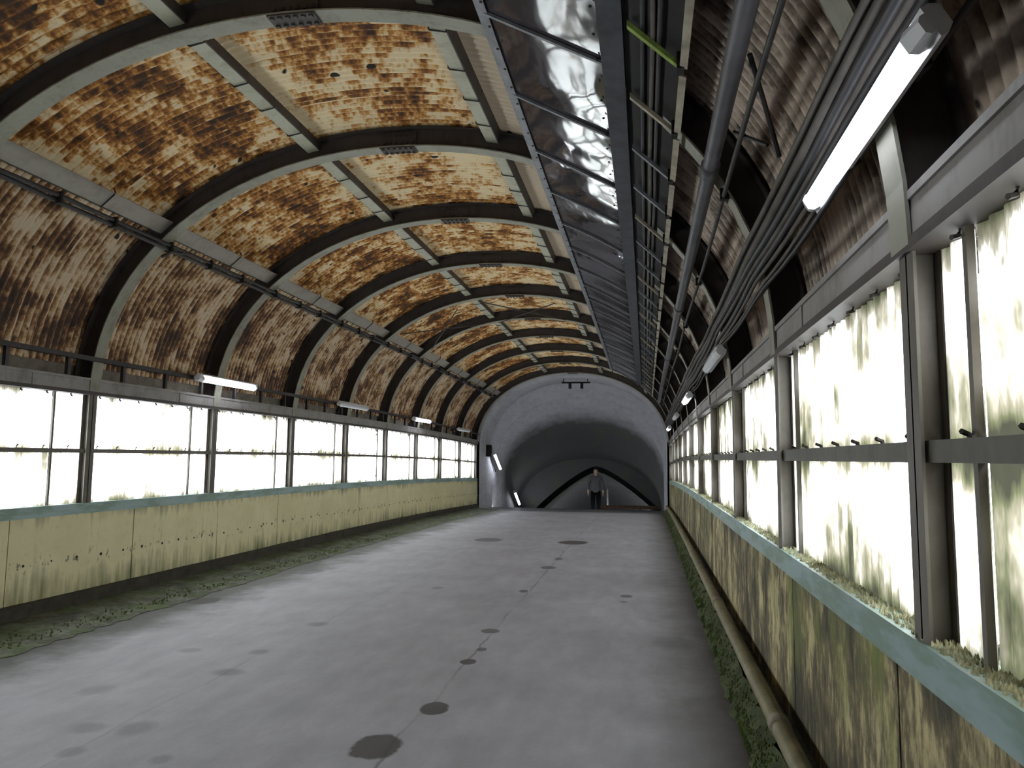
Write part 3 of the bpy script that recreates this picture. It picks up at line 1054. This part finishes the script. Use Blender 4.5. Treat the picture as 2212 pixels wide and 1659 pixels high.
def tufts(n, fx, fy, fz, h, mat, name, label, flat=False):
    m = MB()
    for _ in range(n):
        y = fy()
        x = fx(y)
        z = fz(x)
        s = random.uniform(.35, 1) * h
        a = random.uniform(0, 6.3)
        if flat:
            ca, sa = math.cos(a) * s, math.sin(a) * s
            q = random.uniform(0, .6) * s
            m.add([(x - ca, y - sa, z), (x + sa * .4, y - ca * .4, z + q), (x + ca, y + sa, z + q * .5), (x - sa * .4, y + ca * .4, z + .001)], [(0, 1, 2, 3)])
        else:
            d = s * .45
            m.add([(x - d, y - d, z - .004), (x + d, y - d, z - .004), (x + d, y + d, z - .004), (x - d, y + d, z - .004), (x + random.uniform(-d, d), y + random.uniform(-d, d), z + s)],
                  [(0, 1, 4), (1, 2, 4), (2, 3, 4), (3, 0, 4), (3, 2, 1, 0)])
    return tag(m.build(name, mat), label, 'moss' if not flat else 'litter', kind='stuff')


def ynear():
    return 1.2 + (random.random() ** 1.7) * 21.5


tufts(9000, lambda y: .505 + abs(random.gauss(0, .045)), ynear, lambda x: min(.16, max(0, (x - .5) / .12 * .14)), .017, M['moss'], 'moss', 'green moss growing along the right edge of the floor')
tufts(1500, lambda y: -4.75 - random.random() * .6, lambda: 4.5 + random.random() * 10, lambda x: .02, .02, M['moss'], 'moss', 'patchy dark moss at the foot of the left wall')
tufts(5200, lambda y: .735 + random.random() * .075, ynear, lambda x: 1.017, .016, M['litter'], 'leaf_litter', 'mossy leaf litter lying on the right window sill', flat=False)

# ------------------------------------------------------------------ concrete tunnel beyond the shed
ZE = sg(24)


def tz(y):
    return ZE - 0.5 * max(0.0, y - 26.0)


def tprof(off=0.0, k=40):
    pts = [(XC - RA + .05 - off, -.25)]
    for i in range(k + 1):
        x, z = arc(SLEN * i / k, -.055 + off)
        pts.append((x, z))
    pts.append((XC + RA - .05 + off, -.25))
    return pts


def tloft(ya, yb, oa, n=1):
    rings = []
    for i in range(n + 1):
        y = ya + (yb - ya) * i / n
        rings.append([(x, y, z + tz(y)) for x, z in tprof(oa)])
    return rings


m = MB()
m.loft(tloft(YE, 26.0, 0.04) + tloft(26.0, 33.5, 0.04), closed=False)
a, b = tprof(0.0), tprof(0.62)
m.loft([[(x, YE, z + tz(YE)) for x, z in a], [(x, YE, z + tz(YE)) for x, z in b]], closed=False)
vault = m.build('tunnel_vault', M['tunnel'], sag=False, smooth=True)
tag(vault, 'grey concrete tunnel vault descending beyond the end of the shed', 'tunnel', kind='structure')
yy = YE
for k in range(9):
    L = 1.035 if k < 2 else 1.0
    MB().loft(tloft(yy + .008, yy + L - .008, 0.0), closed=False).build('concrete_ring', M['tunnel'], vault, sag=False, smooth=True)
    yy += L
# front pilaster faces
for side in (-1, 1):
    x0 = XC + side * (RA - .05)
    MB().box(*sorted((x0, x0 + side * .6)), YE, YE + .3, ZE - .1, 2.2 + ZE).build('pilaster', M['tunnel'], vault, sag=False)

# stairs going down
st = thing('stairs', 'concrete stairs going down inside the tunnel', 'stairs', (XC, 26, ZE), kind='structure')
for k in range(20):
    y = 26 + .32 * k
    MB().box(XC - RA + .05, XC + RA - .05, y, y + .34, ZE - .17 * (k + 1) - .25, ZE - .17 * (k + 1)).build('step', M['soot'], st, sag=False)


def ogive(y, k, n=24, dz=0.0):
    pts = []
    for i in range(n + 1):
        u = -1 + 2 * i / n
        x = -2.04 + u * (2.85 if u < 0 else 2.95) * k
        z = 1.2 - (.2 if k < 1 else 0) - .50 * abs(u * 2.85) ** 1.36 * (k if k < 1 else 1) + dz - (1 - k) * .9
        pts.append((x, y, z))
    return pts


m = MB()
a = ogive(31.4, 1.0)
b = [(x * 1.0, y, 5.0) for x, y, z in a]
m.loft([a, b], closed=False)
m.add([(-6, 31.4, -4.5), (-4.89, 31.4, -4.5), (-4.89, 31.4, 5), (-6, 31.4, 5)], [(0, 1, 2, 3)])
m.add([(.91, 31.4, -4.5), (2, 31.4, -4.5), (2, 31.4, 5), (.91, 31.4, 5)], [(0, 1, 2, 3)])
w = m.build('wall_far', M['tunnel'], sag=False)
tag(w, 'dark end wall with a low pointed arch at the foot of the stairs', 'wall', kind='structure')
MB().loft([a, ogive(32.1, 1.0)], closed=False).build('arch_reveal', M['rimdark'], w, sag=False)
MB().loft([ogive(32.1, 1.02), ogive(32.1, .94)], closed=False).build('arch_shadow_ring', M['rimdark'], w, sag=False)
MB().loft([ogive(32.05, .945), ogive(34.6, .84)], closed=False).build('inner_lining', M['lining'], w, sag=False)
MB().box(-6, 2, 35.0, 35.2, -6, 3).build('inner_back', M['near_black'], w, sag=False)  # wall closing the space behind the arch, coloured near black
MB().box(-6, 2, 32, 35.2, -4.2, -4.0).build('lower_landing', M['soot'], w, sag=False)

lamp('lit strip lamp on the left tunnel wall just inside the mouth', (-5.20, 26.0, 1.37), math.radians(-62), True, math.radians(-26), on='lamp_tunnel')
lamp('lit strip lamp lower on the left tunnel wall, half hidden by the floor edge', (-5.18, 30.1, -.14), math.radians(-62), True, math.radians(-26), on='lamp_tunnel')

tag(MB().loft([[(x, y, z) for x, z in ((-5.38, 1.75), (-5.22, 1.75), (-5.22, 2.15), (-5.38, 2.15))] for y in (24.9, 25.1)]).box(-5.225, -5.21, 24.92, 25.08, 1.78, 2.12).build('junction_box', M['darker'], sag=True),
    'small dark box on the left tunnel wall above the lamp', 'box')
tag(MB().tube([(-5.34, 25.1, 1.95), (-5.34, 25.6, 1.75), (-5.34, 26.4, 1.25)], .02, 6).build('conduit', M['dark']), 'short conduit sloping from the dark box on the tunnel wall', 'conduit')
t = thing('ceiling_bracket', 'dark two-pronged steel bracket under the tunnel crown', 'bracket', (-2.3, 24.9, 4.1))
MB().box(-2.78, -1.82, 24.88, 24.94, 4.24, 4.29).build('bar', M['darker'], t)
for x in (-2.5, -2.1):
    MB().box(x - .05, x + .05, 24.88, 24.93, 4.06, 4.24).build('prong', M['darker'], t)
for x in (-2.72, -1.9):
    MB().box(x - .015, x + .015, 24.89, 24.93, 4.29, 4.42).build('hanger', M['darker'], t)

t = thing('rusty_beam', 'low dark rusty beam lying across the right end of the floor', 'beam', (-.6, 25.4, ZE))
MB().box(-1.52, .42, 25.35, 25.45, ZE + .02, ZE + .13).build('beam', M['rustbeam'], t, sag=False)
for x in (-1.3, -.2, .2):
    MB().box(x - .06, x + .06, 25.33, 25.47, ZE - .01, ZE + .03).build('foot', M['rustbeam'], t, sag=False)
t = thing('handrail', 'pale stair handrail right of the walking person', 'handrail', (-1.32, 27, ZE - .7))
MB().tube([(-1.33, 26.5, ZE + .62), (-1.4, 31, ZE - 1.7)], .022, 6).build('rail', M['palepost'], t, sag=False)
for y in (26.6, 28.2, 29.8):
    MB().tube([(-1.335, y, tz(y) - .1), (-1.335, y, tz(y) + .85)], .028, 6).build('post', M['palepost'], t, sag=False)


# ------------------------------------------------------------------ the person at the head of the stairs
def skin(name, verts, edges, radii, mat, parent, lev=2, root=0):
    me = bpy.data.meshes.new(name)
    me.from_pydata(verts, edges, [])
    me.materials.append(mat)
    o = bpy.data.objects.new(name, me)
    C.objects.link(o)
    o.parent = parent
    md = o.modifiers.new('skin', 'SKIN')
    md.use_smooth_shade = True
    for i, r in enumerate(radii):
        me.skin_vertices[0].data[i].radius = (r if isinstance(r, tuple) else (r, r))
        me.skin_vertices[0].data[i].use_root = (i == root)
    sb = o.modifiers.new('sub', 'SUBSURF')
    sb.levels = sb.render_levels = lev
    return o


M['skin'] = plain('skin', (.50, .31, .23), .5, var=.05)
M['hair'] = plain('black_hair', (.012, .01, .01), .5)
M['jacket'] = plain('grey_jacket', (.085, .085, .095), .8, var=.12)
M['trousers'] = plain('black_trousers', (.004, .004, .005), 1.0)
M['trousers'].node_tree.nodes['Principled BSDF'].inputs['Specular IOR Level'].default_value = 0.05
M['eye'] = plain('eye_dark', (.02, .015, .012), .3)
PY, PX = 26.48, -1.74
PZ = ZE - .17 * 2
pr_ = thing('person', 'person with dark hair in grey jacket and black trousers, walking up the stairs', 'person', (PX, PY, PZ))
V, E_, R = [], [], []


def chain(pts, rad, start=None):
    prev = start
    for p, r in zip(pts, rad):
        V.append(p)
        R.append(r)
        if prev is not None:
            E_.append((prev, len(V) - 1))
        prev = len(V) - 1
    return prev


pel = chain([(0, 0, .90)], [(.13, .10)])
che = chain([(0, .005, 1.06), (0, .0, 1.24), (0, .01, 1.34), (0, .005, 1.42), (0, -.015, 1.49), (0, -.02, 1.56)],
            [(.12, .09), (.14, .10), (.11, .085), (.05, .05), (.046, .05), (.05, .06)], pel)
for s in (-1, 1):
    kn, ft = (.10 if s < 0 else -.02), (.03 if s < 0 else .12)
    chain([(s * .09, 0, .85), (s * .10, -kn * .8, .48), (s * .10, .02 - kn * .1, .10), (s * .10, -.03, .045), (s * .105, -.15, .03)],
          [.085, .058, .042, .042, .032], pel)
    e = chain([(s * .17, 0, 1.345), (s * .25, .02, 1.12), (s * .26, -.07, .90), (s * .262, -.085, .83)], [.055, .043, .032, (.024, .036)], 3)
    hand = e
    for q in range(4):
        dy = (-.03 + .02 * q)
        l = (.07, .08, .075, .06)[q]
        chain([(s * .262, -.085 + dy, .79), (s * .258, -.088 + dy, .79 - l * .55), (s * .248, -.09 + dy, .79 - l)], [.010, .0085, .007], hand)
    chain([(s * .25, -.125, .81), (s * .24, -.14, .775)], [.010, .008], hand)
skin('body', V, E_, R, M['skin'], pr_)
jv = [(0, 0, .80), (0, 0, .98), (0, 0, 1.20), (0, .008, 1.325), (0, 0, 1.43)]
je = [(0, 1), (1, 2), (2, 3), (3, 4)]
jr = [(.185, .155), (.18, .15), (.165, .13), (.125, .105), (.062, .066)]
for s in (-1, 1):
    b = len(jv)
    jv += [(s * .172, 0, 1.345), (s * .252, .02, 1.12), (s * .262, -.068, .905)]
    je += [(3, b), (b, b + 1), (b + 1, b + 2)]
    jr += [.074, .062, .048]
skin('jacket', jv, je, jr, M['jacket'], pr_)
tv, te, tr_ = [(0, 0, .92), (0, 0, 1.0)], [(0, 1)], [(.15, .125), (.14, .115)]
for s in (-1, 1):
    kn = .10 if s < 0 else -.02
    b = len(tv)
    tv += [(s * .09, 0, .83), (s * .10, -kn * .8, .48), (s * .10, .02 - kn * .1, .08)]
    te += [(0, b), (b, b + 1), (b + 1, b + 2)]
    tr_ += [.102, .078, .062]
skin('trousers', tv, te, tr_, M['trousers'], pr_)


def ball(name, mat, fn, lev=3):
    import bmesh
    bm = bmesh.new()
    bmesh.ops.create_icosphere(bm, subdivisions=lev, radius=1.0)
    for v in bm.verts:
        v.co = Vector(fn(*v.co))
    me = bpy.data.meshes.new(name)
    bm.to_mesh(me)
    bm.free()
    me.materials.append(mat)
    me.polygons.foreach_set('use_smooth', [True] * len(me.polygons))
    o = bpy.data.objects.new(name, me)
    C.objects.link(o)
    o.parent = pr_
    return o


def head_fn(x, y, z):
    t = 1 - .30 * max(0, -z) ** 1.5                       # narrows to the chin
    return (x * .074 * t, -.02 + y * .094 * (1 - .18 * max(0, -z)) - .012 * max(0, -z), 1.585 + z * .117)


def hair_fn(x, y, z):
    front = max(0, -y)
    zz = max(z, -.55 + 1.0 * front + .1)                  # longer at the back, fringe at the brow
    return (x * .083, -.014 + y * .100, 1.592 + zz * .122)


ball('head', M['skin'], head_fn)
ball('hair', M['hair'], hair_fn)
for s in (-1, 1):
    skin('shoe', [(s * .10, .03, .04), (s * .103, -.07, .04), (s * .106, -.17, .03)], [(0, 1), (1, 2)], [.048, .05, .036], M['hair'], pr_, 1)
    MB().box(s * .03 - .012, s * .03 + .012, -.113, -.100, 1.586, 1.597).build('eye', M['eye'], pr_, local=True)
    skin('ear', [(s * .074, -.015, 1.565), (s * .079, -.012, 1.60)], [(0, 1)], [.011, .013], M['skin'], pr_, 1)
skin('nose', [(0, -.112, 1.59), (0, -.124, 1.558)], [(0, 1)], [.009, .013], M['skin'], pr_, 1)
MB().box(-.022, .022, -.112, -.095, 1.526, 1.534).build('mouth', plain('lips', (.30, .12, .10)), pr_, local=True)
